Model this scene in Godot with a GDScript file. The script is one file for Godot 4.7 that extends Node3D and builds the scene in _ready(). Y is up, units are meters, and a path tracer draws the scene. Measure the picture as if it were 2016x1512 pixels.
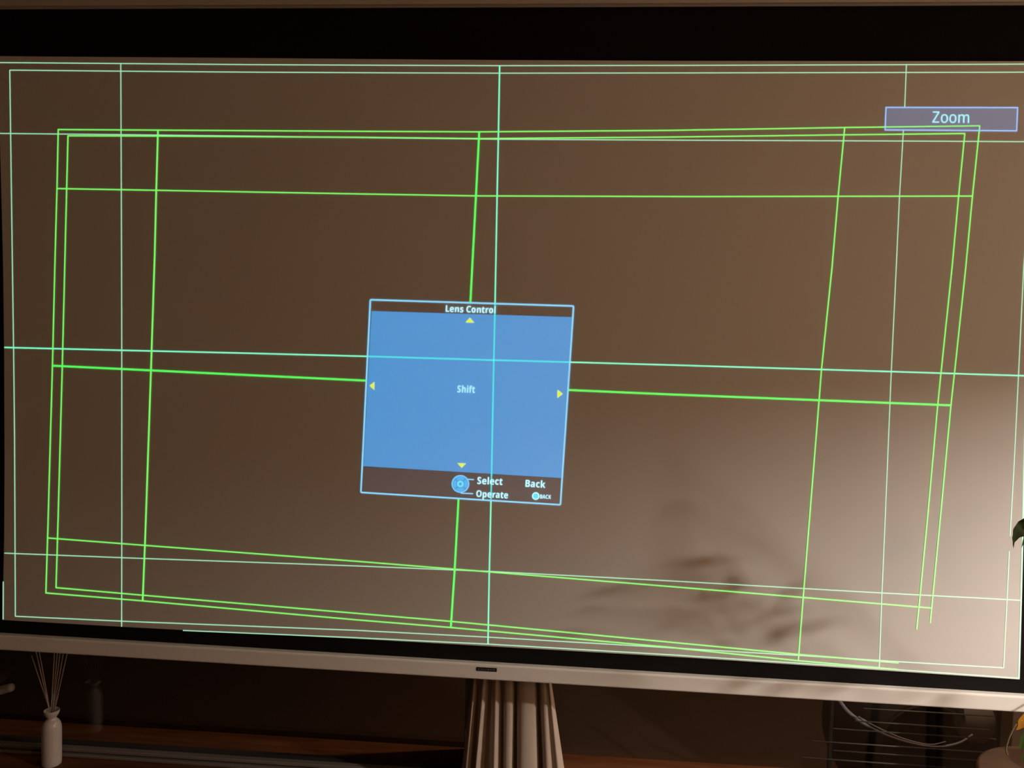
extends Node3D

# ---------------------------------------------------------------- the view
const Y0 := 1.62                      # height of the middle of the projection screen above the floor
const FOCAL := 1515.0                 # focal length in pixels of the 2016 x 1512 photograph
var cam_at := Vector3(0.17156, Y0 + 0.03057, 1.80761)
var cam_right := Vector3(0.99716392, 0.02604523, -0.07060996)
var cam_up := Vector3(-0.0293033, 0.99853421, -0.04550541)
var cam_back := Vector3(0.06932126, 0.04744546, 0.9964655)

# a pixel of the photograph, as the point of the plane z that it shows
func at(x: float, y: float, z := 0.0) -> Vector3:
	var d := cam_right * ((x - 1008.0) / FOCAL) - cam_up * ((y - 756.0) / FOCAL) - cam_back
	return cam_at + d * ((z - cam_at.z) / d.z)

# ---------------------------------------------------------------- names and metas
var taken := {}
func numbered(called: String) -> String:
	var n: int = taken.get(called, 0)
	taken[called] = n + 1
	return called if n == 0 else "%s_%03d" % [called, n]

func thing(called: String, label: String, category: String, where := Vector3.ZERO) -> Node3D:
	var o := Node3D.new()
	o.name = numbered(called)
	add_child(o, true)
	o.position = where
	o.set_meta("label", label)
	o.set_meta("category", category)
	return o

func tag(o: Node, label: String, category: String, group := "") -> void:
	o.set_meta("label", label)
	o.set_meta("category", category)
	if group != "":
		o.set_meta("group", group)

func put(called: String, mesh: Mesh, m: Material, parent: Node = self, where := Vector3.ZERO) -> MeshInstance3D:
	var o := MeshInstance3D.new()
	o.name = numbered(called) if parent == self else called
	o.mesh = mesh
	if m != null:
		o.material_override = m
	parent.add_child(o, true)
	o.position = where
	o.cast_shadow = GeometryInstance3D.SHADOW_CASTING_SETTING_ON
	return o

func struct(called: String, mesh: Mesh, m: Material, label: String, category: String) -> MeshInstance3D:
	var o := put(called, mesh, m)
	o.set_meta("kind", "structure")
	tag(o, label, category)
	return o

# ---------------------------------------------------------------- materials
func lin(r: float, g: float, b: float) -> Color:
	return Color(r, g, b).linear_to_srgb()

func mat(c: Color, rough := 0.8, spec := 0.5, metal := 0.0) -> StandardMaterial3D:
	var m := StandardMaterial3D.new()
	m.albedo_color = c
	m.roughness = rough
	m.metallic_specular = spec
	m.metallic = metal
	return m

func weave(m: StandardMaterial3D, scale: float, depth: float, seed_at: int) -> StandardMaterial3D:
	var n := FastNoiseLite.new()
	n.seed = seed_at
	n.frequency = 0.09
	var t := NoiseTexture2D.new()
	t.width = 256
	t.height = 256
	t.seamless = true
	t.as_normal_map = true
	t.bump_strength = 4.0
	t.noise = n
	m.normal_enabled = true
	m.normal_texture = t
	m.normal_scale = depth
	m.uv1_triplanar = true
	m.uv1_scale = Vector3(scale, scale, scale)
	return m

func wood(dark: Color, light: Color, along: Vector3, seed_at: int, rough := 0.6) -> StandardMaterial3D:
	var n := FastNoiseLite.new()
	n.seed = seed_at
	n.frequency = 0.02
	n.fractal_octaves = 5
	var g := Gradient.new()
	g.set_color(0, dark)
	g.set_color(1, light)
	var t := NoiseTexture2D.new()
	t.width = 512
	t.height = 512
	t.seamless = true
	t.noise = n
	t.color_ramp = g
	var m := mat(Color.WHITE, rough, 0.35)
	m.albedo_texture = t
	m.uv1_triplanar = true
	m.uv1_scale = along
	return m

var glow_made := {}
# the white fabric where a projector throws this (linear) light on it
func lit_by_projector(r: float, g: float, b: float) -> StandardMaterial3D:
	var key := "%.3f %.3f %.3f" % [r, g, b]
	if not glow_made.has(key):
		var m := mat(fabric_white, 1.0, 0.0)
		m.emission_enabled = true
		m.emission = lin(r, g, b)
		m.emission_energy_multiplier = 1.0
		glow_made[key] = m
	return glow_made[key]

# ---------------------------------------------------------------- shapes
func box(st: SurfaceTool, a: Vector3, b: Vector3, bevel := 0.0) -> void:
	# a box from corner a to corner b, its long edges chamfered
	var lo := a.min(b)
	var hi := a.max(b)
	var e := minf(bevel, 0.45 * minf(hi.x - lo.x, minf(hi.y - lo.y, hi.z - lo.z)))
	var c := (lo + hi) / 2
	var h := (hi - lo) / 2
	st.set_smooth_group(-1)
	for ax in 3:
		for s in [-1.0, 1.0]:
			var n := Vector3.ZERO
			n[ax] = s
			var u := (ax + 1) % 3
			var v := (ax + 2) % 3
			var q := []
			for k in [[-1, -1], [1, -1], [1, 1], [-1, 1]]:
				var p := Vector3.ZERO
				p[ax] = s * h[ax]
				p[u] = k[0] * (h[u] - e)
				p[v] = k[1] * (h[v] - e)
				q.append(c + p)
			quad(st, q[0], q[1], q[2], q[3], n)
	if e <= 0.0:
		return
	for ax in 3:                          # the twelve chamfers
		var u := (ax + 1) % 3
		var v := (ax + 2) % 3
		for su in [-1.0, 1.0]:
			for sv in [-1.0, 1.0]:
				var q := []
				for k in [[-1, 0], [1, 0], [1, 1], [-1, 1]]:
					var p := Vector3.ZERO
					p[ax] = k[0] * (h[ax] - e)
					p[u] = su * (h[u] - (e if k[1] == 1 else 0.0))
					p[v] = sv * (h[v] - (0.0 if k[1] == 1 else e))
					q.append(c + p)
				var n := Vector3.ZERO
				n[u] = su
				n[v] = sv
				quad(st, q[0], q[1], q[2], q[3], n.normalized())
	for sx in [-1.0, 1.0]:
		for sy in [-1.0, 1.0]:
			for sz in [-1.0, 1.0]:
				var s := Vector3(sx, sy, sz)
				tri(st, c + s * (h - Vector3(0, e, e)), c + s * (h - Vector3(e, 0, e)), c + s * (h - Vector3(e, e, 0)), s.normalized())

func tri(st: SurfaceTool, a: Vector3, b: Vector3, c: Vector3, n: Vector3) -> void:
	if (b - a).cross(c - a).dot(n) > 0:
		var t := b
		b = c
		c = t
	for p in [a, b, c]:
		st.set_normal(n)
		st.add_vertex(p)

func quad(st: SurfaceTool, a: Vector3, b: Vector3, c: Vector3, d: Vector3, n: Vector3) -> void:
	tri(st, a, b, c, n)
	tri(st, a, c, d, n)

func start() -> SurfaceTool:
	var st := SurfaceTool.new()
	st.begin(Mesh.PRIMITIVE_TRIANGLES)
	return st

func boxes(list: Array, bevel := 0.0) -> ArrayMesh:
	var st := start()
	for b in list:
		box(st, b[0], b[1], bevel)
	return st.commit()

# a grid of points (rows of equal length) as a smooth sheet
func sheet(rows: Array, close_u := false) -> ArrayMesh:
	var st := start()
	st.set_smooth_group(0)
	for j in rows.size() - 1:
		var n: int = rows[j].size()
		for i in (n if close_u else n - 1):
			var k: int = (i + 1) % n
			for p in [rows[j][i], rows[j + 1][i], rows[j + 1][k], rows[j][i], rows[j + 1][k], rows[j][k]]:
				st.add_vertex(p)
	st.index()
	st.generate_normals()
	return st.commit()

func lathe(profile: Array, sides := 40) -> ArrayMesh:
	var rows := []
	for p in profile:
		var ring := []
		for k in sides:
			var a := TAU * k / sides
			ring.append(Vector3(p.x * cos(a), p.y, p.x * sin(a)))
		rows.append(ring)
	return sheet(rows, true)

func smooth_profile(pts: Array, per := 5) -> Array:
	var c := Curve2D.new()
	var out := []
	for i in pts.size() - 1:
		var p0: Vector2 = pts[maxi(i - 1, 0)]
		var p1: Vector2 = pts[i]
		var p2: Vector2 = pts[i + 1]
		var p3: Vector2 = pts[mini(i + 2, pts.size() - 1)]
		for k in per:
			var q := p1.cubic_interpolate(p2, p0, p3, float(k) / per)
			q.x = maxf(q.x, 0.0)
			out.append(q)
	out.append(pts[-1])
	return out

# a tube through points with a radius at each
func tube(points: Array, radii: Array, sides := 8) -> ArrayMesh:
	var rows := []
	for i in points.size():
		var d: Vector3 = (points[mini(i + 1, points.size() - 1)] - points[maxi(i - 1, 0)]).normalized()
		var u := d.cross(Vector3.FORWARD if absf(d.z) < 0.9 else Vector3.RIGHT).normalized()
		var v := d.cross(u)
		var ring := []
		for k in sides:
			var a := TAU * k / sides
			ring.append(points[i] + (u * cos(a) + v * sin(a)) * radii[i])
		rows.append(ring)
	var d0: Vector3 = points[0]
	var d1: Vector3 = points[-1]
	var first := []
	var last := []
	for k in sides:
		first.append(d0)
		last.append(d1)
	rows.push_front(first)
	rows.append(last)
	return sheet(rows, true)

# ---------------------------------------------------------------- what the projectors draw, on the plane of the fabric
# flat figures given as pixels of the photograph, put on the fabric
func flat(polys: Array, z: float) -> ArrayMesh:
	var st := start()
	for poly in polys:
		var ids := Geometry2D.triangulate_polygon(PackedVector2Array(poly))
		for t in range(0, ids.size(), 3):
			tri(st, at(poly[ids[t]].x, poly[ids[t]].y, z), at(poly[ids[t + 1]].x, poly[ids[t + 1]].y, z), at(poly[ids[t + 2]].x, poly[ids[t + 2]].y, z), Vector3.BACK)
	return st.commit()

func stroke(pts: Array, wide: float) -> Array:
	# a polyline as quads of this width
	var out := []
	var left := []
	var right := []
	for i in pts.size():
		var d: Vector2 = (pts[mini(i + 1, pts.size() - 1)] - pts[maxi(i - 1, 0)]).normalized()
		var n := Vector2(-d.y, d.x) * wide / 2
		left.append(pts[i] + n)
		right.append(pts[i] - n)
	for i in pts.size() - 1:
		out.append([left[i], left[i + 1], right[i + 1], right[i]])
	return out

func closed_stroke(pts: Array, wide: float) -> Array:
	var out := []
	var n := pts.size()
	var inner := []
	var outer := []
	for i in n:
		var d0: Vector2 = (pts[i] - pts[(i + n - 1) % n]).normalized()
		var d1: Vector2 = (pts[(i + 1) % n] - pts[i]).normalized()
		var m := Vector2(-(d0.y + d1.y), d0.x + d1.x).normalized()
		var k: float = wide / 2 / maxf(0.3, m.dot(Vector2(-d0.y, d0.x)))
		inner.append(pts[i] + m * k)
		outer.append(pts[i] - m * k)
	for i in n:
		var j := (i + 1) % n
		out.append([outer[i], outer[j], inner[j], inner[i]])
	return out

func ring(c: Vector2, r0: float, r1: float, a0 := 0.0, a1 := TAU, n := 40) -> Array:
	var out := []
	for i in n:
		var a := lerpf(a0, a1, float(i) / n)
		var b := lerpf(a0, a1, float(i + 1) / n)
		var pa := Vector2(cos(a), sin(a))
		var pb := Vector2(cos(b), sin(b))
		if r0 <= 0.0:
			out.append([c, c + pa * r1, c + pb * r1])
		else:
			out.append([c + pa * r0, c + pa * r1, c + pb * r1, c + pb * r0])
	return out

# text set between two ends of its baseline, with its capitals this high
func text_on(words: String, from: Vector2, to: Vector2, cap: float, up: Vector2, bold: bool, drop: float, z: float) -> ArrayMesh:
	var f := SystemFont.new()
	f.font_names = PackedStringArray(["Droid Sans"])
	f.font_weight = 700 if bold else 400
	var t := TextMesh.new()
	t.text = words
	t.font = f
	t.font_size = 64
	t.pixel_size = 0.01
	t.depth = 0.0
	t.curve_step = 1.0
	var arrays := t.get_mesh_arrays()
	var verts: PackedVector3Array = arrays[Mesh.ARRAY_VERTEX]
	var lo := Vector2(1e9, 1e9)
	var hi := -lo
	for p in verts:
		lo = lo.min(Vector2(p.x, p.y))
		hi = hi.max(Vector2(p.x, p.y))
	var base := lo.y + drop * 0.64
	var tall := 0.714 * 0.64
	var norms := PackedVector3Array()
	for i in verts.size():
		var u := (verts[i].x - lo.x) / (hi.x - lo.x)
		var v := (verts[i].y - base) / tall
		var q := from.lerp(to, u) + up * (v * cap)
		verts[i] = at(q.x, q.y, z)
		norms.append(Vector3.BACK)
	var out := []
	out.resize(Mesh.ARRAY_MAX)
	out[Mesh.ARRAY_VERTEX] = verts
	out[Mesh.ARRAY_NORMAL] = norms
	out[Mesh.ARRAY_INDEX] = arrays[Mesh.ARRAY_INDEX]
	var m := ArrayMesh.new()
	m.add_surface_from_arrays(Mesh.PRIMITIVE_TRIANGLES, out)
	return m

func v2(list: Array) -> Array:
	var out := []
	for i in range(0, list.size(), 2):
		out.append(Vector2(list[i], list[i + 1]))
	return out

const fabric_white := Color(0.86, 0.85, 0.84)

func _ready() -> void:
	# ------------------------------------------------------------ camera, air, lights
	var cam := Camera3D.new()
	cam.name = "camera"
	add_child(cam, true)
	cam.transform = Transform3D(Basis(cam_right, cam_up, cam_back).orthonormalized(), cam_at)
	cam.fov = rad_to_deg(2.0 * atan(756.0 / FOCAL))
	cam.near = 0.02
	cam.far = 60.0
	cam.current = true

	var env := Environment.new()
	env.background_mode = Environment.BG_COLOR
	env.background_color = Color(0.012, 0.014, 0.02)          # night
	env.ambient_light_source = Environment.AMBIENT_SOURCE_DISABLED
	env.tonemap_mode = Environment.TONE_MAPPER_LINEAR
	env.tonemap_exposure = 1.0
	env.sdfgi_enabled = true
	env.ssao_enabled = true
	env.ssil_enabled = true
	var we := WorldEnvironment.new()
	we.name = "environment"
	we.environment = env
	add_child(we, true)

	var lamp_at := Vector3(2.26, Y0 + 0.30, 1.10)              # the bulb of the floor lamp, right of the screen
	var pendant_at := Vector3(1.7, 2.15, 2.3)
	const LAMP_ENERGY := 4.0
	const PENDANT_ENERGY := 0.42
	const PORCH_ENERGY := 1.7

	# ------------------------------------------------------------ materials
	var m_wall := weave(mat(Color(0.70, 0.65, 0.59), 0.95, 0.2), 3.0, 0.06, 3)
	var m_ceiling := mat(Color(0.78, 0.73, 0.67), 0.95, 0.2)
	var m_floor := wood(Color(0.22, 0.14, 0.085), Color(0.33, 0.22, 0.135), Vector3(0.4, 1.0, 2.6), 11, 0.55)
	var m_sill := wood(Color(0.32, 0.19, 0.105), Color(0.44, 0.27, 0.155), Vector3(0.5, 3.0, 3.0), 5, 0.5)
	var m_stand := wood(Color(0.25, 0.18, 0.13), Color(0.33, 0.24, 0.17), Vector3(0.8, 3.0, 3.0), 6, 0.55)
	var m_deck := wood(Color(0.16, 0.105, 0.07), Color(0.24, 0.155, 0.10), Vector3(0.5, 3.0, 3.0), 8, 0.7)
	var m_outside := weave(mat(Color(0.25, 0.195, 0.15), 0.95, 0.2), 2.0, 0.1, 9)
	var m_white_metal := mat(Color(0.93, 0.915, 0.90), 0.5, 0.5)
	var m_frame := mat(Color(0.46, 0.43, 0.41), 0.5, 0.4)
	var m_fabric := weave(mat(fabric_white, 1.0, 0.0), 22.0, 0.03, 2)
	var m_black := weave(mat(Color(0.105, 0.10, 0.098), 0.95, 0.15), 14.0, 0.1, 4)
	var m_plate := mat(Color(0.05, 0.045, 0.045), 0.4)
	var m_letters := mat(Color(0.42, 0.41, 0.42), 0.45)
	var m_gasket := mat(Color(0.16, 0.14, 0.13), 0.8)
	var m_handle := mat(Color(0.60, 0.60, 0.58), 0.5, 0.5)
	var m_glass := mat(Color(0.03, 0.035, 0.035, 0.06), 0.02, 0.5)
	m_glass.transparency = BaseMaterial3D.TRANSPARENCY_ALPHA

	# ------------------------------------------------------------ the room
	var zw := -0.25                                            # inner face of the window wall
	var xl := -3.6
	var xr := 2.9
	var zb := 4.2
	var top := 2.66
	var sill_y := Y0 - 1.178
	struct("floor", boxes([[Vector3(xl - 0.2, -0.2, zw - 0.2), Vector3(xr + 0.2, 0.0, zb + 0.2)]]), m_floor, "brown wooden floor of the living room", "floor")
	struct("ceiling", boxes([[Vector3(xl - 0.2, top, zw - 0.2), Vector3(xr + 0.2, top + 0.2, zb + 0.2)]]), m_ceiling, "pale ceiling above the projection screen", "ceiling")
	struct("wall_left", boxes([[Vector3(xl - 0.2, 0, zw - 0.2), Vector3(xl, top, zb + 0.2)]]), m_wall, "plain wall left of the projection screen", "wall")
	struct("wall_right", boxes([[Vector3(xr, 0, zw - 0.2), Vector3(xr + 0.2, top, zb + 0.2)]]), m_wall, "plain wall right of the projection screen", "wall")
	struct("wall_front", boxes([[Vector3(xl, 0, zb), Vector3(xr, top, zb + 0.2)]]), m_wall, "plain wall behind the viewer", "wall")
	var wr := 1.48                                             # the right window ends beside the screen
	var wx := 1.95                                             # the two windows reach this far out
	var wtop := 2.36
	struct("wall_back", boxes([
		[Vector3(xl, 0, zw - 0.2), Vector3(xr, sill_y - 0.035, zw)],
		[Vector3(xl, wtop, zw - 0.2), Vector3(xr, top, zw)],
		[Vector3(xl, sill_y - 0.035, zw - 0.2), Vector3(-wx, wtop, zw)],
		[Vector3(wr, sill_y - 0.035, zw - 0.2), Vector3(xr, wtop, zw)],
		[Vector3(-0.045, sill_y - 0.035, zw - 0.2), Vector3(0.055, wtop, zw)]]), m_wall, "wall around the two windows behind the projection screen", "wall")
	struct("trim_1", boxes([[Vector3(-wx - 0.1, sill_y - 0.035, zw - 0.2), Vector3(wr, sill_y, -0.13)]], 0.006), m_sill, "orange brown wooden window sill under the white diffuser bottle", "window sill")

	for side in [-1, 1]:
		var x0 := -wx if side < 0 else 0.055
		var x1 := -0.045 if side < 0 else wr
		var w := Node3D.new()
		w.name = "window_1" if side < 0 else "window_2"
		add_child(w, true)
		w.set_meta("kind", "structure")
		tag(w, "dark left window pane with pale grey bottom rails behind the white diffuser bottle" if side < 0 else "dark right window pane with faint stripes, right of the curtain", "window")
		var z0 := zw - 0.005
		put("bottom_rail", boxes([[Vector3(x0, sill_y, z0 - 0.04), Vector3(x1, sill_y + 0.009, z0)]], 0.002), m_frame, w)
		put("sash_rail", boxes([[Vector3(x0, sill_y + 0.013, z0 - 0.026), Vector3(x1, sill_y + 0.0235, z0 - 0.006)]], 0.002), m_frame, w)
		put("rail_gap", boxes([[Vector3(x0, sill_y + 0.004, z0 - 0.07), Vector3(x1, sill_y + 0.016, z0 - 0.018)]], 0.001), m_gasket, w)
		put("sash_stile", boxes([[Vector3(x0, sill_y, z0 - 0.07), Vector3(x0 + 0.035, wtop, z0 - 0.01)]], 0.003), m_frame, w)
		put("sash_stile", boxes([[Vector3(x1 - 0.035, sill_y, z0 - 0.07), Vector3(x1, wtop, z0 - 0.01)]], 0.003), m_frame, w)
		put("top_rail", boxes([[Vector3(x0, wtop - 0.05, z0 - 0.07), Vector3(x1, wtop, z0 - 0.01)]], 0.003), m_frame, w)
		put("pane", boxes([[Vector3(x0 + 0.02, sill_y + 0.02, z0 - 0.058), Vector3(x1 - 0.02, wtop - 0.03, z0 - 0.052)]]), m_glass, w)
		if side < 0:                                           # the lever handle that reaches in from the left
			var a := at(-70, 1378, zw + 0.03)
			var b := at(24, 1353, zw + 0.03)
			var hd := put("handle", tube([a, a.lerp(b, 0.5), b.lerp(a, 0.05), b], [0.014, 0.013, 0.0118, 0.0108], 12), m_handle, w)
			hd.set_meta("label", "grey lever handle reaching in from the left")
			put("spindle", tube([a, Vector3(a.x, a.y, zw - 0.06)], [0.012, 0.012], 12), m_handle, w)

	# ------------------------------------------------------------ outside the windows
	struct("floor_balcony", boxes([[Vector3(-4, -0.2, -2.6), Vector3(4, -0.05, zw - 0.2)]]), m_outside, "balcony floor outside the windows", "floor")
	struct("wall_balcony", boxes([[Vector3(-4, -0.2, -2.8), Vector3(4, 2.8, -2.6)]]), m_outside, "dark brown wall beyond the window glass", "wall")

	struct("ceiling_balcony", boxes([[Vector3(-4, 2.8, -2.8), Vector3(4, 2.95, zw - 0.2)]]), m_outside, "balcony soffit outside the windows", "ceiling")

	build_screen(m_fabric, m_black, m_white_metal, m_plate, m_letters)
	build_lamps(lamp_at, pendant_at, LAMP_ENERGY, PENDANT_ENERGY, PORCH_ENERGY)
	build_curtain()
	build_diffuser(sill_y)
	build_plant(lamp_at, m_stand)
	build_outside(m_deck)

# ------------------------------------------------------------------ the projection screen and the picture on it
func build_screen(m_fabric: Material, m_black: Material, m_white: Material, m_plate: Material, m_letters: Material) -> void:
	var o := thing("projection_screen", "large white projection screen with black borders, showing green grids and a blue menu", "projection screen", Vector3.ZERO)
	# the housing that the fabric comes out of
	var hy := at(1000, 12.5, 0.0).y
	var m_case := mat(Color(0.78, 0.75, 0.71), 0.6, 0.3)
	var prof := [Vector2(0.012, 0.004), Vector2(0.014, 0.0), Vector2(0.016, 0.0), Vector2(0.018, 0.006), Vector2(0.022, 0.045), Vector2(0.016, 0.085), Vector2(0.0, 0.103), Vector2(-0.06, 0.106), Vector2(-0.085, 0.095), Vector2(-0.092, 0.06), Vector2(-0.09, 0.006), Vector2(-0.086, 0.0), Vector2(0.0, 0.0), Vector2(0.004, 0.004)]
	put("housing", extrude_x(prof, Vector3(-1.42, hy, 0), Vector3(1.46, hy - 0.002, 0)), m_case, o)
	put("housing_end_cap", boxes([[Vector3(-1.435, hy - 0.004, -0.096), Vector3(-1.418, hy + 0.11, 0.024)]], 0.006), m_white, o)
	put("housing_end_cap", boxes([[Vector3(1.458, hy - 0.006, -0.096), Vector3(1.475, hy + 0.108, 0.024)]], 0.006), m_white, o)

	# black masking, a cloth a little behind the white one, its sides drawn in by the tension cords
	var rows := []
	var bar_l := at(0, 1265.5, 0.0)
	var bar_r := at(2016, 1387.3, 0.0)
	for j in 13:
		var v := j / 12.0
		var l := Vector3(-1.285, hy + 0.02, -0.004).lerp(Vector3(-1.285, bar_l.y + 0.005, -0.004), v)
		var r := Vector3(1.29, hy + 0.02, -0.004).lerp(Vector3(1.315, bar_r.y + 0.005, -0.004), v)
		var pull := 0.012 * sin(PI * v)
		l.x += pull
		r.x -= pull
		var row := []
		for i in 9:
			row.append(l.lerp(r, i / 8.0))
		rows.append(row)
	put("black_border", two_sided(rows, 0.0016), m_black, o)

	# the white picture area, traced along its four edges
	var e_top := v2([-5, 110.5, 250, 112.5, 500, 114.2, 750, 116.5, 983, 118.2, 1316, 119.8, 1700, 120.2, 2044, 120.6])
	var e_bottom := v2([5.4, 1220.5, 250, 1234.5, 450, 1245, 700, 1257.5, 983, 1273.5, 1360, 1295, 1700, 1317.5, 2007.5, 1337.8])
	var e_left := v2([-5, 110.5, 0.6, 300, 6.2, 525, 8.2, 700, 9, 900, 8.4, 1050, 6.4, 1150, 5.4, 1220.5])
	var e_right := v2([2044, 120.6, 2035, 300, 2026, 525, 2022, 700, 2018, 900, 2015, 1060, 2011.5, 1200, 2007.5, 1337.8])
	var grid := []
	var nu := 28
	var nv := 28
	for j in nv + 1:
		var v := float(j) / nv
		var row := []
		for i in nu + 1:
			var u := float(i) / nu
			var t := along(e_top, u)
			var b := along(e_bottom, u)
			var l := along(e_left, v)
			var r := along(e_right, v)
			var p: Vector2 = t.lerp(b, v) + l.lerp(r, u) - (e_top[0].lerp(e_top[-1], u)).lerp(e_bottom[0].lerp(e_bottom[-1], u), v)
			row.append(at(p.x, p.y, 0.0))
		grid.append(row)
	var face := put("picture_area", two_sided(grid, 0.0012), m_fabric, o)
	face.set_meta("label", "white fabric with two overlapping green line grids")

	# bottom bar
	var f := 0.013
	var yl := [at(0, 1251, f).y, at(0, 1280.3, f).y]
	var yr := [at(2016, 1371.3, f).y, at(2016, 1404, f).y]
	var h: float = (yl[0] - yl[1] + yr[0] - yr[1]) / 4.0
	var mid_l: float = (yl[0] + yl[1]) / 2.0
	var mid_r: float = (yr[0] + yr[1]) / 2.0
	var xa := at(0, 1265, f).x
	var xb := at(2016, 1387, f).x
	var rise := (mid_r - mid_l) / (xb - xa)
	var bp := []
	for q in [[1, 1], [-1, 1], [-1, -1], [1, -1]]:
		for k in 4:
			var c := 0.0045
			var a0: float = {"11": 0.0, "-11": PI / 2, "-1-1": PI, "1-1": 1.5 * PI}["%d%d" % [q[0], q[1]]]
			var a := a0 + k * PI / 6
			bp.append(Vector2(q[0] * (f - c) + c * cos(a), q[1] * (h - c) + c * sin(a)))
	var ends := [Vector3(-1.345, mid_l + rise * (-1.345 - xa), 0), Vector3(1.385, mid_l + rise * (1.385 - xa), 0)]
	var bar := put("bottom_bar", extrude_x(bp, ends[0], ends[1]), m_white, o)
	bar.set_meta("label", "white metal bottom bar")
	for k in 2:
		var s := -1.0 if k == 0 else 1.0
		put("bar_end_cap", boxes([[ends[k] + Vector3(0, -h - 0.002, -f - 0.002), ends[k] + Vector3(s * 0.012, h + 0.002, f + 0.002)]], 0.004), m_plate, o)
	# nameplate with its small lettering
	var pa := at(938, 1313.2, f)
	var pb := at(978, 1322.6, f)
	var pc := (pa + pb) / 2
	var pw := (pb.x - pa.x) / 2
	var ph := 0.0046
	var np := put("nameplate", boxes([[Vector3(pc.x - pw, pc.y - ph, f - 0.001), Vector3(pc.x + pw, pc.y + ph, f + 0.0012)]], 0.0006), m_plate, o)
	np.set_meta("label", "small black nameplate")
	put("lettering", text_on("KAUBER", Vector2(940.5, 1319.4), Vector2(975.5, 1321.1), 4.0, Vector2(0, -1), true, 0.0, f + 0.0017), m_letters, np)

	# ---- the pale grid of the first projector, which fills the screen
	var A := lit_by_projector(0.30, 0.72, 0.46)
	var AM := lit_by_projector(0.16, 0.95, 0.58)
	var AB := lit_by_projector(0.0, 0.72, 0.72)
	var wa := 1.75
	var wm := 2.5
	var z := 0.0006
	var pale := [
		[A, wa, [-5, 123, 238, 125, 500, 127.2, 760, 128.4, 983, 129.2, 1360, 128.6, 1784, 127.2, 2044, 126]],
		[A, wa, [19, 138, 238, 140, 500, 142, 760, 143.3, 983, 144, 1360, 143.5, 1784, 142.6, 2044, 142]],
		[A, wa, [0, 262.6, 238, 265, 500, 268, 700, 270.6, 981, 274, 1360, 276, 1777, 277.6, 2036, 279]],
		[A, wa, [8.5, 1089, 239, 1098, 700, 1114.2, 963, 1125, 1316, 1143.5, 1737, 1167.6, 1983, 1180.5, 2011, 1182.2]],
		[A, wa, [30, 1213.4, 239, 1223, 700, 1241, 961, 1254.5, 1316, 1275.2, 1572, 1290.5, 1770, 1303, 1976, 1315]],
		[A, wa, [360, 1241.3, 700, 1255.6, 961, 1268.2, 1316, 1289, 1572, 1305.8, 1731, 1316.2, 2006, 1335.5]],
		[A, wa, [6.2, 1145, 5.9, 1219.5]],
		[A, wa, [19, 138, 21.6, 330, 24.2, 525, 26.6, 690, 28.4, 860, 29.2, 1025, 30, 1213.4]],
		[A, wa, [237.6, 125, 238.6, 371, 239.1, 525, 239.5, 690, 239.6, 1025, 239.2, 1234]],
		[A, wa, [1784.5, 127.2, 1781.3, 211], [1778.6, 257, 1771, 386, 1764.6, 525, 1754.8, 731, 1742.5, 1025, 1736.3, 1167, 1731, 1316]],
		[A, wa, [2027, 300, 2015.4, 530, 2005.2, 739, 1996, 925, 1988.6, 1055.5], [1987.2, 1085, 1982.6, 1180, 1975.9, 1315]],
		[A, 3.0, [2032, 300, 2024.5, 525, 2016.5, 900, 2013.4, 1060, 2009.8, 1200, 2006, 1336]],
	]
	for l in pale:
		var polys := []
		for k in range(2, l.size()):
			polys += stroke(v2(l[k]), l[1])
		put("grid_line", flat(polys, z), l[0], face)
		z += 0.00001
	# its thicker centre lines change colour where they cross the blue menu
	for l in [[[8.5, 684, 238.5, 689.6, 480, 695.2, 723.5, 701.6], [723.5, 701.6, 972, 709, 1121.5, 713], [1121.5, 713, 1316, 718.5, 1755, 731.6, 2022, 740]],
			[[983.6, 129, 981, 274, 978.6, 385, 976, 525, 974.6, 598], [974.6, 598, 972, 709, 966.6, 983], [966.6, 983, 963.2, 1125, 960.5, 1268]]]:
		var m := ArrayMesh.new()
		for k in 3:
			m = joined(m, flat(stroke(v2(l[k]), wm), 0.0016 if k == 1 else z), AB if k == 1 else AM)
		put("grid_centre_line", m, null, face)
		z += 0.00001

	# ---- the green, skewed grid of the second projector
	var B := lit_by_projector(0.15, 0.92, 0.13)
	var BM := lit_by_projector(0.03, 0.92, 0.10)
	var wb := 2.2
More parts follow.
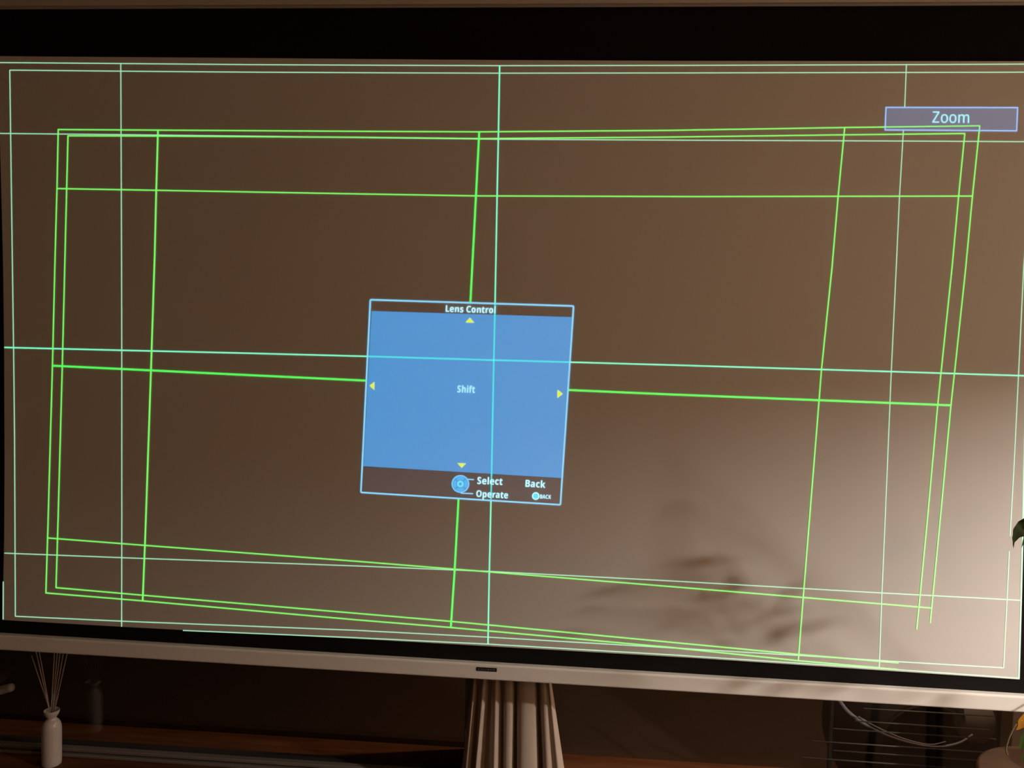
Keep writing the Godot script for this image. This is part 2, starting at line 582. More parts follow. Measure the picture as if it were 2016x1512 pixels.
	var green := [
		[B, wb, [113.6, 255, 400, 256.6, 700, 258.4, 944, 259.5, 1316, 256.6, 1663, 251, 1929.5, 247.6]],
		[B, wb, [133, 267.2, 310, 267.8, 700, 270.2, 943, 272.8, 1316, 269.8, 1658, 265.4, 1900, 262.8]],
		[B, wb, [111.4, 371.2, 310, 374.6, 700, 381.6, 937, 385.6, 1360, 387, 1649, 386.4, 1915.4, 386]],
		[B, wb, [93.4, 1059.2, 285, 1073.8, 700, 1105, 895, 1120.7, 963, 1126, 1316, 1154.6, 1581, 1176.4, 1834.5, 1197.4]],
		[B, wb, [109.4, 1157, 281, 1172, 700, 1207.5, 888, 1223.5, 1316, 1264.2, 1572, 1288.6, 1769, 1305.4]],
		[B, wb, [89.4, 1167.4, 280, 1183, 700, 1220.3, 888, 1235.6, 1316, 1274.4, 1572, 1301, 1768, 1318.4]],
		[B, wb, [114.4, 254.4, 111.9, 371, 108.3, 500, 103, 720, 94, 1040, 90, 1168]],
		[B, wb, [133.6, 266.6, 131, 371, 127.8, 500, 122.4, 720, 114, 1025, 110, 1157.6]],
		[B, 2.8, [310.8, 256.6, 307.4, 374, 304.4, 500, 297, 729, 286.8, 1025, 285, 1074, 280.6, 1183]],
		[B, 2.3, [1663, 251, 1650.2, 386, 1638.2, 525, 1617.4, 727, 1612.6, 788, 1593.4, 1025, 1581.3, 1176, 1571.6, 1300]],
		[B, wb, [1899.6, 262.4, 1887.4, 386, 1874.6, 525, 1852.6, 735, 1846.2, 797, 1825.6, 1025, 1809, 1197, 1804.6, 1239.4]],
		[B, wb, [1929, 247.2, 1914.6, 386, 1901.6, 525, 1879.2, 735, 1872.2, 798, 1850.8, 1025, 1834.2, 1197, 1831.4, 1226.6]],
	]
	z += 0.0001
	for l in green:
		var g := put("grid_line", flat(stroke(v2(l[2]), l[1]), z), l[0], face)
		g.set_meta("label", "bright green grid line")
		z += 0.00001
	for l in [[[103, 720, 297, 729.2, 500, 739, 721, 749.4], [1118.5, 767.8, 1316, 776.4, 1613, 788, 1872.5, 798]],
			[[943.4, 259.6, 937, 385, 929.6, 525, 926, 596], [902.6, 982, 895, 1121, 887.4, 1235]]]:
		for half in l:
			var g := put("grid_centre_line", flat(stroke(v2(half), 3.5), z), BM, face)
			g.set_meta("label", "thick bright green grid centre line")
		z += 0.00001

	# ---- the menu
	var zm := 0.0011
	var menu := put("menu_window", flat([v2([731.6, 612.6, 1126.6, 624.6, 1105.4, 941, 715.6, 917.6])], zm), lit_by_projector(0.0, 0.245, 0.60), o)
	menu.set_meta("label", "blue menu window in the middle of the screen")
	var edge := lit_by_projector(0.18, 0.62, 0.92)
	var words := lit_by_projector(0.45, 0.92, 1.08)
	var words_dim := lit_by_projector(0.36, 0.76, 0.82)
	var yellow := lit_by_projector(0.66, 0.80, 0.07)
	var footer := put("footer_band", flat([v2([715.4, 919, 1105, 942, 1101.8, 992, 712, 968])], zm - 0.0001), lit_by_projector(0.0, 0.008, 0.024), menu)
	footer.set_meta("label", "dark grey footer band")
	var fr := v2([731.5, 590.2, 1126.5, 602.4, 1128.6, 603.2, 1129.0, 605.4, 1103.3, 991.5, 1102.6, 993.4, 1100.4, 993.6, 712.8, 969.5, 710.9, 968.8, 710.6, 966.8, 728.9, 592.2, 729.6, 590.6])
	put("frame", flat(closed_stroke(fr, 3.0), zm + 0.0001), edge, menu).set_meta("label", "pale blue frame line")
	var zt := zm + 0.0008
	var up := Vector2(0.05, -1)
	put("title_text", text_on("Lens Control", Vector2(877.2, 614.2), Vector2(975.2, 617.2), 12.6, up, true, 0.0, zt), words, menu)
	put("item_text", text_on("Shift", Vector2(900, 772.6), Vector2(934.6, 773.8), 13.2, up, true, 0.0, zt), words_dim, menu)
	put("select_text", text_on("Select", Vector2(939.4, 953.0), Vector2(988.8, 955.2), 13.4, up, true, 0.0, zt), words, menu)
	put("operate_text", text_on("Operate", Vector2(937.4, 978.4), Vector2(999.8, 981.6), 12.6, up, true, 0.235, zt), words, menu)
	put("back_text", text_on("Back", Vector2(1034.2, 958.4), Vector2(1073.4, 960.8), 13.4, up, true, 0.0, zt), words, menu)
	put("button_text", text_on("BACK", Vector2(1063.2, 981.4), Vector2(1084.6, 982.4), 7.6, up, true, 0.0, zt), words, menu)
	for a in [[925, 625.4, 916.4, 634.8, 933.8, 635.4], [727.4, 759.2, 737.2, 751.6, 736.6, 768], [1108.2, 775.4, 1097.6, 767.2, 1097.0, 783.8], [908.6, 921.2, 900.3, 912, 917.4, 912.6]]:
		put("arrow", flat([v2(a)], zt), yellow, menu).set_meta("label", "small yellow arrow")
	var c := Vector2(906.3, 952.8)
	var icon := ArrayMesh.new()
	icon = joined(icon, flat(ring(c, 15.2, 17.4), zt), lit_by_projector(0.10, 0.55, 0.95))
	icon = joined(icon, flat(ring(c, 0.0, 15.2), zt - 0.0002), lit_by_projector(0.0, 0.24, 0.58))
	var segs := []
	for k in 4:
		segs += ring(c, 8.6, 13.8, k * PI / 2 - PI / 4 + 0.16, k * PI / 2 + PI / 4 - 0.16, 10)
	icon = joined(icon, flat(segs, zt), lit_by_projector(0.0, 0.42, 0.86))
	icon = joined(icon, flat(ring(c, 2.8, 6.6), zt), lit_by_projector(0.05, 0.70, 0.95))
	icon = joined(icon, flat(ring(c, 0.0, 2.8), zt), lit_by_projector(0.0, 0.30, 0.45))
	put("joystick_icon", icon, null, menu).set_meta("label", "round blue joystick icon")
	put("leader_line", flat(stroke(v2([920.6, 943.8, 933, 944.4]), 2.0), zt), edge, menu)
	put("leader_line", flat(stroke(v2([907, 971, 931.4, 972]), 2.0), zt), edge, menu)
	var bc := Vector2(1054.7, 976.7)
	var dot := ArrayMesh.new()
	dot = joined(dot, flat(ring(bc, 5.2, 7.4), zt), words)
	dot = joined(dot, flat(ring(bc, 0.0, 5.2), zt), lit_by_projector(0.02, 0.72, 0.82))
	put("back_button_icon", dot, null, menu)

	# ---- the small caption box at the top right
	var zoom := put("caption_box", flat([v2([1744, 211.6, 2003.4, 212, 2001.4, 257.2, 1742.4, 255.6])], 0.00055), lit_by_projector(0.022, 0.075, 0.165), o)
	zoom.set_meta("label", "grey blue caption box at the top right of the screen")
	put("frame", flat(closed_stroke(v2([1744.4, 211.4, 2003.6, 211.8, 2001.6, 257.4, 1742.6, 255.8]), 2.2), 0.0012), lit_by_projector(0.22, 0.48, 0.95), zoom)
	put("caption_text", text_on("Zoom", Vector2(1835.6, 241.6), Vector2(1908, 242.4), 22.0, Vector2(0.03, -1), false, 0.0, 0.0014), lit_by_projector(0.28, 0.80, 0.92), zoom)

func along(pts: Array, t: float) -> Vector2:
	# the point a share t of the way along a chain whose ends are given, by chord along its main direction
	var a: Vector2 = pts[0]
	var b: Vector2 = pts[-1]
	var d := b - a
	for i in pts.size() - 1:
		var t0: float = (pts[i] - a).dot(d) / d.length_squared()
		var t1: float = (pts[i + 1] - a).dot(d) / d.length_squared()
		if t <= t1 or i == pts.size() - 2:
			return pts[i].lerp(pts[i + 1], (t - t0) / (t1 - t0))
	return b

func joined(m: ArrayMesh, part: ArrayMesh, material: Material) -> ArrayMesh:
	var n := m.get_surface_count()
	m.add_surface_from_arrays(Mesh.PRIMITIVE_TRIANGLES, part.surface_get_arrays(0))
	m.surface_set_material(n, material)
	return m

func two_sided(rows: Array, thick: float) -> ArrayMesh:
	# a cloth of this thickness, whose front is the given grid
	var nv := rows.size()
	var nu: int = rows[0].size()
	var all := []
	var back := []
	for r in rows:
		var b := []
		for p in r:
			b.append(p - Vector3(0, 0, thick))
		back.append(b)
	var st := start()
	for j in nv - 1:
		for i in nu - 1:
			quad(st, rows[j][i], rows[j][i + 1], rows[j + 1][i + 1], rows[j + 1][i], Vector3.BACK)
			quad(st, back[j][i], back[j][i + 1], back[j + 1][i + 1], back[j + 1][i], Vector3.FORWARD)
	for i in nu - 1:
		quad(st, rows[0][i], rows[0][i + 1], back[0][i + 1], back[0][i], Vector3.UP)
		quad(st, rows[nv - 1][i], rows[nv - 1][i + 1], back[nv - 1][i + 1], back[nv - 1][i], Vector3.DOWN)
	for j in nv - 1:
		quad(st, rows[j][0], rows[j + 1][0], back[j + 1][0], back[j][0], Vector3.LEFT)
		quad(st, rows[j][nu - 1], rows[j + 1][nu - 1], back[j + 1][nu - 1], back[j][nu - 1], Vector3.RIGHT)
	return st.commit()

func extrude_x(prof: Array, a: Vector3, b: Vector3) -> ArrayMesh:
	# a profile of (z, y) points drawn along from a to b, with closed ends
	var st := start()
	var n := prof.size()
	var mid := Vector2.ZERO
	for p in prof:
		mid += p / n
	for i in n:
		var p: Vector2 = prof[i]
		var q: Vector2 = prof[(i + 1) % n]
		var d := (q - p).normalized()
		var nn := Vector3(0, -d.x, d.y)                        # profile runs counter-clockwise in (z, y)
		quad(st, a + Vector3(0, p.y, p.x), b + Vector3(0, p.y, p.x), b + Vector3(0, q.y, q.x), a + Vector3(0, q.y, q.x), nn)
	var ids := Geometry2D.triangulate_polygon(PackedVector2Array(prof))
	for t in range(0, ids.size(), 3):
		for k in 2:
			var e := a if k == 0 else b
			var v := []
			for s in 3:
				v.append(e + Vector3(0, prof[ids[t + s]].y, prof[ids[t + s]].x))
			tri(st, v[0], v[1], v[2], Vector3.LEFT if k == 0 else Vector3.RIGHT)
	return st.commit()

# ------------------------------------------------------------------ lamps
func build_lamps(lamp_at: Vector3, pendant_at: Vector3, lamp_energy: float, pendant_energy: float, porch_energy: float) -> void:
	var dark := mat(Color(0.12, 0.11, 0.10), 0.4, 0.5, 0.6)
	var shade := mat(Color(0.70, 0.66, 0.60), 0.9, 0.2)
	var warm := Color(1.0, 0.95, 0.895)
	# floor lamp just out of the frame on the right
	var o := thing("floor_lamp", "tall floor lamp with a cone shade standing right of the screen", "floor lamp", Vector3(lamp_at.x, 0, lamp_at.z))
	var by := lamp_at.y
	put("base", lathe(smooth_profile([Vector2(0, 0.03), Vector2(0.02, 0.028), Vector2(0.14, 0.02), Vector2(0.16, 0.008), Vector2(0.16, 0.0), Vector2(0, 0.0)])), dark, o, Vector3(0.2, 0, 0))
	put("pole", tube(bend([Vector3(0.2, 0.02, 0), Vector3(0.2, by * 0.5, 0), Vector3(0.2, by + 0.14, 0), Vector3(0.17, by + 0.24, 0), Vector3(0.09, by + 0.27, 0), Vector3(0.02, by + 0.23, 0), Vector3(0, by + 0.14, 0)], 6), spread([0.011, 0.010, 0.008], 37), 16), dark, o)
	put("socket", lathe([Vector2(0, by + 0.145), Vector2(0.016, by + 0.14), Vector2(0.02, by + 0.034), Vector2(0, by + 0.03)], 20), dark, o)
	var r1 := 0.144
	var r0 := 0.094
	var y1 := by - 0.0534
	var y0 := by + 0.12
	put("lamp_shade", lathe([Vector2(r0, y0), Vector2(r1, y1), Vector2(r1 - 0.004, y1 - 0.001), Vector2(r0 - 0.004, y0 + 0.001), Vector2(r0, y0)], 48), shade, o)
	var gl := mat(Color(0.9, 0.88, 0.85), 0.5)
	gl.emission_enabled = true
	gl.emission = warm
	gl.emission_energy_multiplier = 6.0
	var bulb := SphereMesh.new()
	bulb.radius = 0.034
	bulb.height = 0.07
	put("bulb", bulb, gl, o, Vector3(0, by, 0))
	var light := OmniLight3D.new()
	light.name = "bulb_glow"
	o.add_child(light, true)
	light.position = Vector3(0, by, 0)
	light.light_color = warm
	light.light_energy = lamp_energy
	light.light_size = 0.033
	light.omni_range = 12.0
	light.omni_attenuation = 2.0
	light.shadow_enabled = true

	# frosted globe hanging in the room behind the viewer's right shoulder
	var amber := Color(1.0, 0.755, 0.54)
	var c := thing("pendant_lamp", "frosted globe pendant lamp hanging behind the viewer", "pendant lamp", pendant_at)
	put("canopy", lathe([Vector2(0, 2.66 - pendant_at.y), Vector2(0.05, 2.66 - pendant_at.y), Vector2(0.045, 2.63 - pendant_at.y), Vector2(0, 2.625 - pendant_at.y)], 32), dark, c)
	put("cord", tube([Vector3(0, 2.63 - pendant_at.y, 0), Vector3(0, 0.13, 0)], [0.003, 0.003], 8), dark, c)
	put("cap", lathe([Vector2(0, 0.15), Vector2(0.02, 0.148), Vector2(0.03, 0.118), Vector2(0, 0.112)], 24), dark, c)
	var dm := mat(Color(0.9, 0.88, 0.84), 0.6)
	dm.emission_enabled = true
	dm.emission = amber
	dm.emission_energy_multiplier = 1.2
	var globe := SphereMesh.new()
	globe.radius = 0.12
	globe.height = 0.24
	put("globe", globe, dm, c)
	var al := OmniLight3D.new()
	al.name = "pendant_glow"
	c.add_child(al, true)
	al.light_color = amber
	al.light_energy = pendant_energy
	al.light_size = 0.11
	al.omni_range = 12.0
	al.omni_attenuation = 2.0
	al.shadow_enabled = true

	# a dim lantern hanging over the balcony, hidden behind the screen
	var p := thing("porch_lamp", "small lantern hanging outside the right window behind the screen", "hanging lamp", Vector3(1.35, Y0 + 0.45, -0.75))
	put("cord", tube([Vector3(0, 2.8 - Y0 - 0.45, 0), Vector3(0, 0.09, 0)], [0.004, 0.004], 8), dark, p)
	put("cap", lathe([Vector2(0, 0.1), Vector2(0.03, 0.09), Vector2(0.08, 0.06), Vector2(0.08, 0.05), Vector2(0, 0.055)], 24), dark, p)
	var pm := gl.duplicate()
	pm.emission = Color(1.0, 0.84, 0.70)
	pm.emission_energy_multiplier = 0.8
	var pb := SphereMesh.new()
	pb.radius = 0.035
	pb.height = 0.08
	put("bulb", pb, pm, p)
	var pl := OmniLight3D.new()
	pl.name = "porch_glow"
	p.add_child(pl, true)
	pl.light_color = Color(1.0, 0.84, 0.70)
	pl.light_energy = porch_energy
	pl.light_size = 0.03
	pl.omni_range = 10.0
	pl.omni_attenuation = 2.0
	pl.shadow_enabled = true

# ------------------------------------------------------------------ curtain between the windows
func build_curtain() -> void:
	var m := weave(mat(Color(0.72, 0.66, 0.61), 0.95, 0.1), 26.0, 0.35, 21)
	m.rim_enabled = true
	m.rim = 0.2
	var zc := -0.105
	var o := thing("curtain", "beige pleated curtain gathered between the two dark windows under the screen", "curtain", Vector3.ZERO)
	# the folds: where each runs at the bar and at the lower edge of the picture, and how far it stands out
	var folds := [[468, 322, -0.020], [500, 395, 0.004], [548, 488, -0.022], [590, 505, 0.004], [640, 535, 0.013], [700, 640, -0.024], [745, 720, 0.004], [800, 775, 0.014], [862, 866, -0.020], [900, 890, 0.006], [955, 940, 0.012], [1005, 990, 0.006], [1040, 1036, -0.026], [1075, 1070, 0.004], [1150, 1130, 0.014], [1230, 1255, 0.012], [1295, 1325, 0.002], [1330, 1372, -0.030], [1370, 1420, 0.004], [1420, 1475, 0.011], [1455, 1540, 0.002], [1485, 1610, 0.009], [1506, 1678, -0.014]]
	var rows := []
	# from the rail down to the tieback, hidden behind the screen, then on to just above the floor
	var pinch := at(1008, 1200, zc).y
	for j in 40:
		var wide := 1.0
		var y := 0.0
		var py := 0.0
		if j < 10:
			y = lerpf(2.297, pinch, j / 10.0)
			py = 1200.0 - 330.0 * pow(1.0 - j / 10.0, 1.3) * -1.0
		else:
			py = lerpf(1200.0, 2230.0, pow((j - 10) / 29.0, 1.2))
		var row := []
		var n := folds.size()
		for i in (n - 1) * 6 + 1:
			var k := mini(i / 6, n - 2)
			var t := (i - k * 6) / 6.0
			var p0: Array = folds[maxi(k - 1, 0)]
			var p1: Array = folds[k]
			var p2: Array = folds[k + 1]
			var p3: Array = folds[mini(k + 2, n - 1)]
			var xt := cubic_interpolate(p1[0], p2[0], p0[0], p3[0], t)
			var xb := cubic_interpolate(p1[1], p2[1], p0[1], p3[1], t)
			var zz := cubic_interpolate(p1[2], p2[2], p0[2], p3[2], t)
			var s := (py - 1338.0) / (1512.0 - 1338.0)
			var x := 860.0 + lerpf(xt, xb, s) / 6.72
			if s < -0.3:
				x = 860.0 + lerpf(xt, xb, -0.3 - 0.15 * (1.0 - exp((s + 0.3)))) / 6.72
			if j < 10:
				x = 860.0 + lerpf(xt, xb, -0.45 + 2.6 * pow(1.0 - j / 10.0, 1.4)) / 6.72
			var q := at(x, py if j >= 10 else 1200.0, zc)
			if j < 10:
				q.y = y
			q.y = maxf(q.y, 0.02)
			q.z += zz * (0.9 + 0.25 * clampf(s, -0.4, 1.5))
			row.append(q)
		rows.append(row)
	var back := []
	for r in rows:
		var b := []
		for p in r:
			b.append(p + Vector3(0, 0, -0.0015))
		back.append(b)
	var cloth := put("cloth", sheet(rows), m, o)
	cloth.set_meta("label", "beige pleated cloth")
	var tb := []
	for k in 25:
		var a := TAU * k / 24
		tb.append(Vector3(0.105 * cos(a), 0, 0.042 * sin(a)))
	var rr := []
	for d in [-0.02, 0.02]:
		var r := []
		for p in tb:
			r.append(p + Vector3(at(1008, 1200, zc).x, pinch + d, zc))
		rr.append(r)
	put("tieback", sheet(rr), m, o)
	var rod := thing("curtain_rod", "curtain rod above the windows behind the screen", "curtain rod", Vector3.ZERO)
	var dark := mat(Color(0.2, 0.19, 0.18), 0.4, 0.5, 0.7)
	put("rod", tube([Vector3(-2.1, 2.31, zc), Vector3(0, 2.31, zc), Vector3(2.1, 2.31, zc)], [0.011, 0.011, 0.011], 16), dark, rod)
	for x in [-2.0, 2.0]:
		put("bracket", boxes([[Vector3(x - 0.01, 2.295, -0.25), Vector3(x + 0.01, 2.30, zc + 0.012)], [Vector3(x - 0.015, 2.25, -0.25), Vector3(x + 0.015, 2.34, -0.244)]], 0.002), dark, rod)

# ------------------------------------------------------------------ reed diffuser on the sill
func build_diffuser(sill_y: float) -> void:
	var z := -0.216
	var foot := at(102, 1504, z)
	foot.y = sill_y
	var o := thing("reed_diffuser", "white ceramic reed diffuser bottle with thin sticks on the window sill", "reed diffuser", foot)
	var k := (cam_at.z - z) / FOCAL * 1.02                     # metres to a pixel there
	var prof := []
	for p in [[0, 0], [16, 0], [19, 1.5], [20.3, 5], [20.6, 30], [20.6, 60], [20.4, 76], [19.2, 84], [16, 91], [11.5, 95.5], [9.8, 98], [10.5, 101], [13.5, 105], [15.8, 110], [16.4, 114.5], [15.4, 115], [14.4, 112], [12.2, 107], [8.6, 102], [7.6, 98], [8.5, 94], [14, 88], [17, 78], [17, 8], [0, 6]]:
		prof.append(Vector2(p[0] * k * 0.9, p[1] * k))
	var glaze := mat(Color(0.80, 0.76, 0.74), 0.28, 0.5)
	var b := put("bottle", lathe(smooth_profile(prof, 4), 48), glaze, o)
	b.set_meta("label", "white ceramic bottle with a flared lip")
	var reed := mat(Color(0.74, 0.68, 0.64), 0.8, 0.2)
	for r in [[62, 1290.5, 97, 0], [70, 1280, 97, 0.006], [76, 1278, 98, -0.005], [107.5, 1276, 101, 0.004], [113.5, 1276, 103, -0.006], [119, 1278, 104, 0.005], [125.5, 1280, 106, -0.003], [132.5, 1284, 108, 0.003]]:
		var tip := at(r[0], r[1], z + r[3]) - foot
		var low := at(r[2], 1396, z + r[3] * 0.5) - foot
		var dir := (low - tip).normalized()
		var end := low + dir * 0.02
		put("reed", tube([tip, tip.lerp(end, 0.5), end], [0.0014, 0.0014, 0.0014], 8), reed, o)

# ------------------------------------------------------------------ plant at the right edge
func leaf_mesh(mid: Array, half: Array, facing: Vector3, fold: float) -> ArrayMesh:
	# a folded blade along mid, with its half widths, its face turned towards `facing`
	var rows := []
	for i in mid.size():
		var d: Vector3 = (mid[mini(i + 1, mid.size() - 1)] - mid[maxi(i - 1, 0)]).normalized()
		var u := d.cross(facing).normalized()
		var n := u.cross(d)
		var row := []
		for s in [-1.0, -0.6, -0.2, 0.0, 0.2, 0.6, 1.0]:
			row.append(mid[i] + u * (s * half[i]) + n * (absf(s) * fold * half[i]))
		rows.append(row)
	return sheet(rows)

func bend(points: Array, per := 5) -> Array:
	var out := []
	for i in points.size() - 1:
		for k in per:
			out.append(points[i].cubic_interpolate(points[i + 1], points[maxi(i - 1, 0)], points[mini(i + 2, points.size() - 1)], float(k) / per))
	out.append(points[-1])
	return out

func spread(values: Array, n: int) -> Array:
	var out := []
	for i in n:
		var t := float(i) / (n - 1) * (values.size() - 1)
		var k := mini(int(t), values.size() - 2)
		out.append(lerpf(values[k], values[k + 1], smoothstep(0, 1, t - k)))
	return out

func build_plant(lamp_at: Vector3, m_stand: Material) -> void:
	# round wooden stand under the right end of the bar
	var far_edge := at(2016, 1467, -0.12)
	var sy := far_edge.y
	var sc := Vector3(at(1942, 1502, 0.05).x + 0.17, sy, 0.05)
	var s := thing("plant_stand", "round brown wooden plant stand in the lower right corner below the screen", "plant stand", Vector3(sc.x, 0, sc.z))
	put("top", lathe([Vector2(0, sy), Vector2(0.162, sy), Vector2(0.168, sy - 0.003), Vector2(0.170, sy - 0.01), Vector2(0.168, sy - 0.024), Vector2(0.162, sy - 0.028), Vector2(0, sy - 0.028)], 72), m_stand, s)
	for k in 3:
		var a := TAU * k / 3 + 0.5
		put("leg", tube([Vector3(0.10 * cos(a), sy - 0.028, 0.10 * sin(a)), Vector3(0.15 * cos(a), 0.0, 0.15 * sin(a))], [0.014, 0.010], 12), m_stand, s)

	var green := mat(Color(0.17, 0.25, 0.07), 0.45, 0.5)
	green.backlight_enabled = true
	green.backlight = Color(0.10, 0.14, 0.03)
	green.cull_mode = BaseMaterial3D.CULL_DISABLED
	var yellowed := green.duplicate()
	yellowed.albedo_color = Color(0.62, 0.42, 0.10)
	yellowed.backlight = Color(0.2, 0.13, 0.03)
	var pot := mat(Color(0.55, 0.50, 0.46), 0.7)
	var pc := Vector3(sc.x + 0.092, sy + 0.004, sc.z + 0.02)
	var o := thing("potted_plant", "leafy green plant whose leaf tips reach in at the right edge", "potted plant", pc)
	put("pot", lathe(smooth_profile([Vector2(0, 0.0), Vector2(0.04, 0.0), Vector2(0.044, 0.004), Vector2(0.054, 0.07), Vector2(0.060, 0.105), Vector2(0.060, 0.11), Vector2(0.055, 0.11), Vector2(0.052, 0.09), Vector2(0, 0.088)], 4), 40), pot, o)
	put("soil", lathe([Vector2(0, 0.098), Vector2(0.052, 0.094), Vector2(0.052, 0.09), Vector2(0, 0.09)], 24), mat(Color(0.12, 0.08, 0.05), 1.0), o)
	var stem_m := mat(Color(0.22, 0.24, 0.10), 0.7)
	var crown := Vector3(1.27, Y0 - 0.14, 0.50) - pc
	var trunk := bend([Vector3(0, 0.095, 0), Vector3(0.02, 0.25, 0.02), Vector3(0.01, 0.50, 0.05), Vector3(0.0, 1.0, 0.10), crown + Vector3(0.06, 0.42, -0.04), crown + Vector3(0, 0.22, 0), crown], 6)
	var rad := []
	for i in trunk.size():
		rad.append(0.005 if i < 16 else 0.0018)
	put("stem", tube(trunk, rad, 10), stem_m, o)

	# the leaf whose tip hangs in front of the screen
	var zl := 0.3
	var mid := []
	for p in bend([at(2062, 1021, zl + 0.02), at(2038, 1025, zl + 0.01), at(2018, 1036, zl), at(2006, 1046.5, zl), at(1998.6, 1058, zl), at(1995.4, 1069, zl), at(1995.4, 1079, zl)], 5):
		mid.append(p - pc)
	put("leaf", leaf_mesh(mid, spread([0.002, 0.015, 0.0155, 0.0125, 0.0060, 0.0018, 0.0003], mid.size()), Vector3(0.1, 0.15, 1), 0.12), green, o).set_meta("label", "dark leaf tip in front of the white fabric")
	put("petiole", tube([mid[0], (mid[0] + crown) / 2 + Vector3(0, 0.03, 0), crown], [0.0012, 0.0012, 0.0012], 8), stem_m, o)
	var m2 := []
	for p in bend([at(2034, 1040, zl + 0.03), at(2020, 1056, zl + 0.03), at(2015, 1066, zl + 0.03), at(2011.4, 1078, zl + 0.03)], 4):
		m2.append(p - pc)
	put("leaf", leaf_mesh(m2, spread([0.001, 0.004, 0.0025, 0.0004], m2.size()), Vector3(0.3, 0.1, 1), 0.2), green, o)

	# lower leaves, caught by the lamp
	var zz := 0.1
	for l in [[[2052, 1408, 2030, 1412, 2014, 1422, 2006, 1432, 2000.6, 1436.6], [0.002, 0.016, 0.013, 0.004, 0.0005], Vector3(0.3, 0.4, 1), yellowed, "yellow leaf at the right edge"],
			[[2060, 1432, 2036, 1438, 2020, 1452, 2012, 1466, 2008.5, 1478], [0.002, 0.016, 0.014, 0.008, 0.0005], Vector3(0.2, 0.3, 1), green, ""],
			[[2040, 1470, 2030, 1482, 2018, 1490, 2012, 1500], [0.002, 0.009, 0.007, 0.0005], Vector3(0.2, 0.5, 1), green, ""]]:
		var pts := []
		for p in v2(l[0]):
			pts.append(at(p.x, p.y, zz) - pc)
		pts = bend(pts, 4)
		var lf := put("leaf", leaf_mesh(pts, spread(l[1], pts.size()), l[2], 0.25), l[3], o)
		if l[4] != "":
			lf.set_meta("label", l[4])
		put("petiole", tube([pts[0], (pts[0] + Vector3(0.02, 0.27, 0.02)) / 2 + Vector3(0, 0.02, 0), Vector3(0.02, 0.25, 0.02)], [0.0014, 0.0018, 0.002], 8), stem_m, o)
	# a thin runner hanging down
	var run := []
	for p in bend([at(2012, 1418, zz), at(2000, 1426, zz), at(1990, 1445, zz), at(1983.5, 1462, zz), at(1980.6, 1476, zz), at(1984, 1487, zz)], 4):
		run.append(p - pc)
	var rr := []
	for i in run.size():
		rr.append(0.0016)
	put("runner", tube(run, rr, 8), mat(Color(0.45, 0.40, 0.28), 0.7), o)

	# the rest of the crown, right of the frame, between the lamp and the screen: its shade falls on the fabric
	var rng := RandomNumberGenerator.new()
	rng.seed = 41
	for q in [[1400, 1117, 0.62, 0.40, 0.05], [1260, 1165, 0.60, 0.38, 0.15], [1395, 1186, 0.62, 0.36, 0.02], [1428, 1236, 0.64, 0.42, 0.6], [1372, 1268, 0.61, 0.26, 0.5], [1552, 1214, 0.62, 0.36, 0.12], [1250, 1222, 0.61, 0.34, 0.25], [1165, 1216, 0.60, 0.34, 0.1], [1310, 1248, 0.62, 0.26, 0.2], [1560, 1172, 0.64, 0.2, -0.3], [1480, 1340, 0.62, 0.36, 0.3], [1660, 1352, 0.63, 0.30, 0.1], [1390, 1344, 0.62, 0.30, 0.5], [1790, 1372, 0.63, 0.34, 0.1], [1560, 1356, 0.62, 0.26, 0.1], [1130, 1262, 0.6, 0.3, 0.2], [1240, 1284, 0.61, 0.34, 0.3], [1310, 1212, 0.63, 0.36, 0.15], [1455, 1203, 0.61, 0.3, 0.1], [1490, 1246, 0.62, 0.36, 0.35], [1360, 1232, 0.60, 0.4, 0.3], [1545, 1252, 0.61, 0.34, -0.2], [1200, 1180, 0.61, 0.32, 0.15], [1420, 1282, 0.62, 0.34, 0.1], [1620, 1240, 0.61, 0.26, 0.1], [1130, 1340, 0.61, 0.3, 0.6], [1210, 1346, 0.62, 0.3, 0.5], [1450, 1352, 0.62, 0.3, 0.0], [1525, 1364, 0.63, 0.3, 0.0], [1610, 1366, 0.62, 0.34, -0.05], [1700, 1378, 0.63, 0.34, 0.0], [1850, 1390, 0.64, 0.28, 0.0]]:
		var target := at(q[0], q[1], 0.0)
		var c: Vector3 = lamp_at.lerp(target, q[2])
		var len: float = 0.150 * q[3]
		var dir := Vector3(-0.75, q[4], rng.randf_range(-0.35, -0.05)).normalized()
		var a := c - dir * len - Vector3(0, -0.01, 0)
		var b := c + dir * len - Vector3(0, 0.02, 0)
		var pts := []
		for p in bend([a, a.lerp(b, 0.35) + Vector3(0, 0.012, 0), a.lerp(b, 0.7) + Vector3(0, 0.008, 0), b], 4):
			pts.append(p - pc)
		var wide: float = 0.0105 * q[3] / 0.36
		put("leaf", leaf_mesh(pts, spread([0.001, wide, wide * 0.9, 0.0005], pts.size()), Vector3(rng.randf_range(-0.2, 0.2), -0.6, 0.8), 0.2), green, o)
		var hold: Vector3 = trunk[trunk.size() - 1 - (rng.randi() % 5)]
		put("petiole", tube([pts[0], (pts[0] + hold) / 2 + Vector3(0, 0.02, 0), hold], [0.0007, 0.0008, 0.0009], 6), stem_m, o)

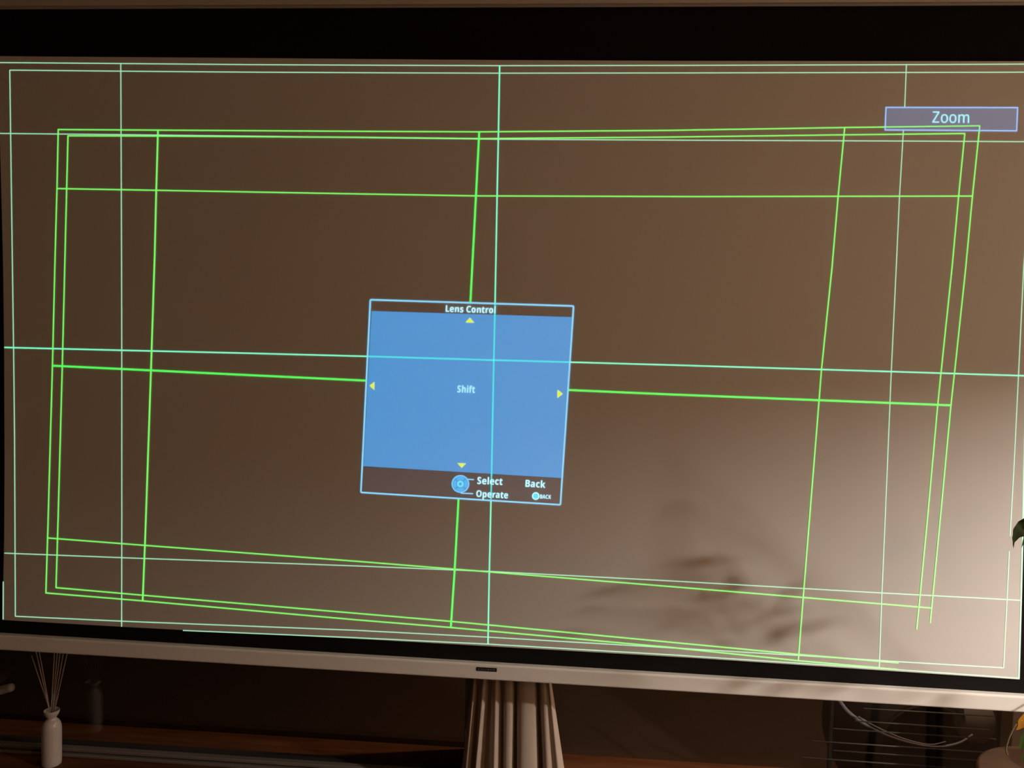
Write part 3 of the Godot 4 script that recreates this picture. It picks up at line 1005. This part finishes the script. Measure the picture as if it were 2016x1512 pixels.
# ------------------------------------------------------------------ behind the glass
func build_outside(m_deck: Material) -> void:
	# low planks
	var zl := -1.05
	var a := at(-60, 1401, zl)
	var b := at(930, 1457, zl)
	var ty := (a.y + b.y) / 2
	var p1 := put("wooden_plank", boxes([[Vector3(a.x - 0.3, ty - 0.24, zl - 0.03), Vector3(b.x, ty, zl)]], 0.004), m_deck)
	tag(p1, "dark brown plank beyond the left window pane, behind the diffuser bottle", "plank")
	zl = -1.0
	var c := at(1100, 1497, zl)
	var d := at(1300, 1511, zl)
	var p2 := put("wooden_plank", boxes([[Vector3(c.x - 0.1, c.y - 0.2, zl - 0.03), Vector3(d.x + 0.1, (c.y + d.y) / 2, zl)]], 0.004), m_deck)
	tag(p2, "reddish brown plank beyond the glass just right of the curtain", "plank")

	# round chair
	var zc := -0.95
	var left := at(1622, 1420, zc)
	var right := at(1947, 1420, zc)
	var r := (right.x - left.x) / 2
	var cc := (left + right) / 2
	cc.y = at(1785, 1428, zc).y
	var o := thing("round_chair", "dark round bowl chair seen through the right window behind thin rails", "chair", Vector3(cc.x, 0, cc.z))
	var hide := mat(Color(0.10, 0.11, 0.11), 0.6, 0.4)
	var seam := mat(Color(0.46, 0.45, 0.48), 0.7, 0.3)
	var cy := cc.y
	var rows := []
	for j in 21:                                               # the bowl: a flattened globe cut open towards the room
		var th := lerpf(0.62, PI, j / 20.0)
		var ringr := []
		for k in 48:
			var ph := TAU * k / 48
			ringr.append(Vector3(r * sin(th) * cos(ph), cy + r * 1.0 * sin(th) * sin(ph), r * 0.75 * cos(th)))
		rows.append(ringr)
	for j in 17:                                               # its inside
		var th := lerpf(PI, 0.62, j / 16.0)
		var ringr := []
		for k in 48:
			var ph := TAU * k / 48
			ringr.append(Vector3(0.93 * r * sin(th) * cos(ph), cy + 0.93 * r * sin(th) * sin(ph), r * 0.75 * 0.9 * cos(th) + 0.02))
		rows.append(ringr)
	put("bowl", sheet(rows, true), hide, o)
	var base := Vector3(cc.x, 0, cc.z)
	for line in [[[1650, 1376, 1668, 1400, 1700, 1424, 1745, 1447, 1800, 1464, 1850, 1470, 1890, 1462, 1915, 1446], 0.007], [[1690, 1412, 1730, 1434, 1780, 1455, 1830, 1466, 1862, 1460], 0.004]]:
		var pts := []
		for p in v2(line[0]):
			pts.append(at(p.x, p.y, zc + 0.235) - base)
		pts = bend(pts, 4)
		var rr := []
		for i in pts.size():
			rr.append(line[1] * (1.0 - 0.6 * i / pts.size()))
		put("seat_piping", tube(pts, rr, 8), seam, o)
	var cush := SphereMesh.new()
	cush.radius = 0.5
	cush.height = 1.0
	var head := put("cushion", cush, mat(Color(0.46, 0.44, 0.43), 0.9, 0.2), o, at(1918, 1418, zc + 0.14) - base)
	head.scale = Vector3(0.13, 0.16, 0.09)
	head.rotation.z = 0.25
	for k in 4:
		var an := TAU * k / 4 + 0.4
		put("leg", tube([Vector3(0.12 * cos(an), cy - r * 0.93, 0.1 * sin(an)), Vector3(0.2 * cos(an), -0.05, 0.2 * sin(an))], [0.014, 0.012], 10), hide, o)

	# thin rails in front of it
	var zr := -0.62
	var rail := thing("railing", "thin grey horizontal rails crossing in front of the dark round chair", "railing", Vector3.ZERO)
	var steel := mat(Color(0.34, 0.34, 0.33), 0.5, 0.4, 0.3)
	for l in [[1700, 1395, 1958, 1410], [1684, 1419.5, 1948, 1437.5], [1640, 1434.5, 1962, 1455.5], [1600, 1459, 1940, 1481.5], [1640, 1477.5, 1958, 1499.5], [1580, 1491.5, 1860, 1510.8]]:
		var p := at(l[0], l[1], zr)
		var q := at(l[2], l[3], zr)
		put("rail", tube([p, p.lerp(q, 0.5), q], [0.0022, 0.0024, 0.0022], 8), steel, rail)
	for x in [1636.0, 1966.0]:
		var p := at(x, 1440, zr - 0.004)
		put("post", boxes([[Vector3(p.x - 0.006, -0.05, zr - 0.012), Vector3(p.x + 0.006, p.y + 0.2, zr - 0.002)]], 0.002), mat(Color(0.05, 0.05, 0.05), 0.6), rail)
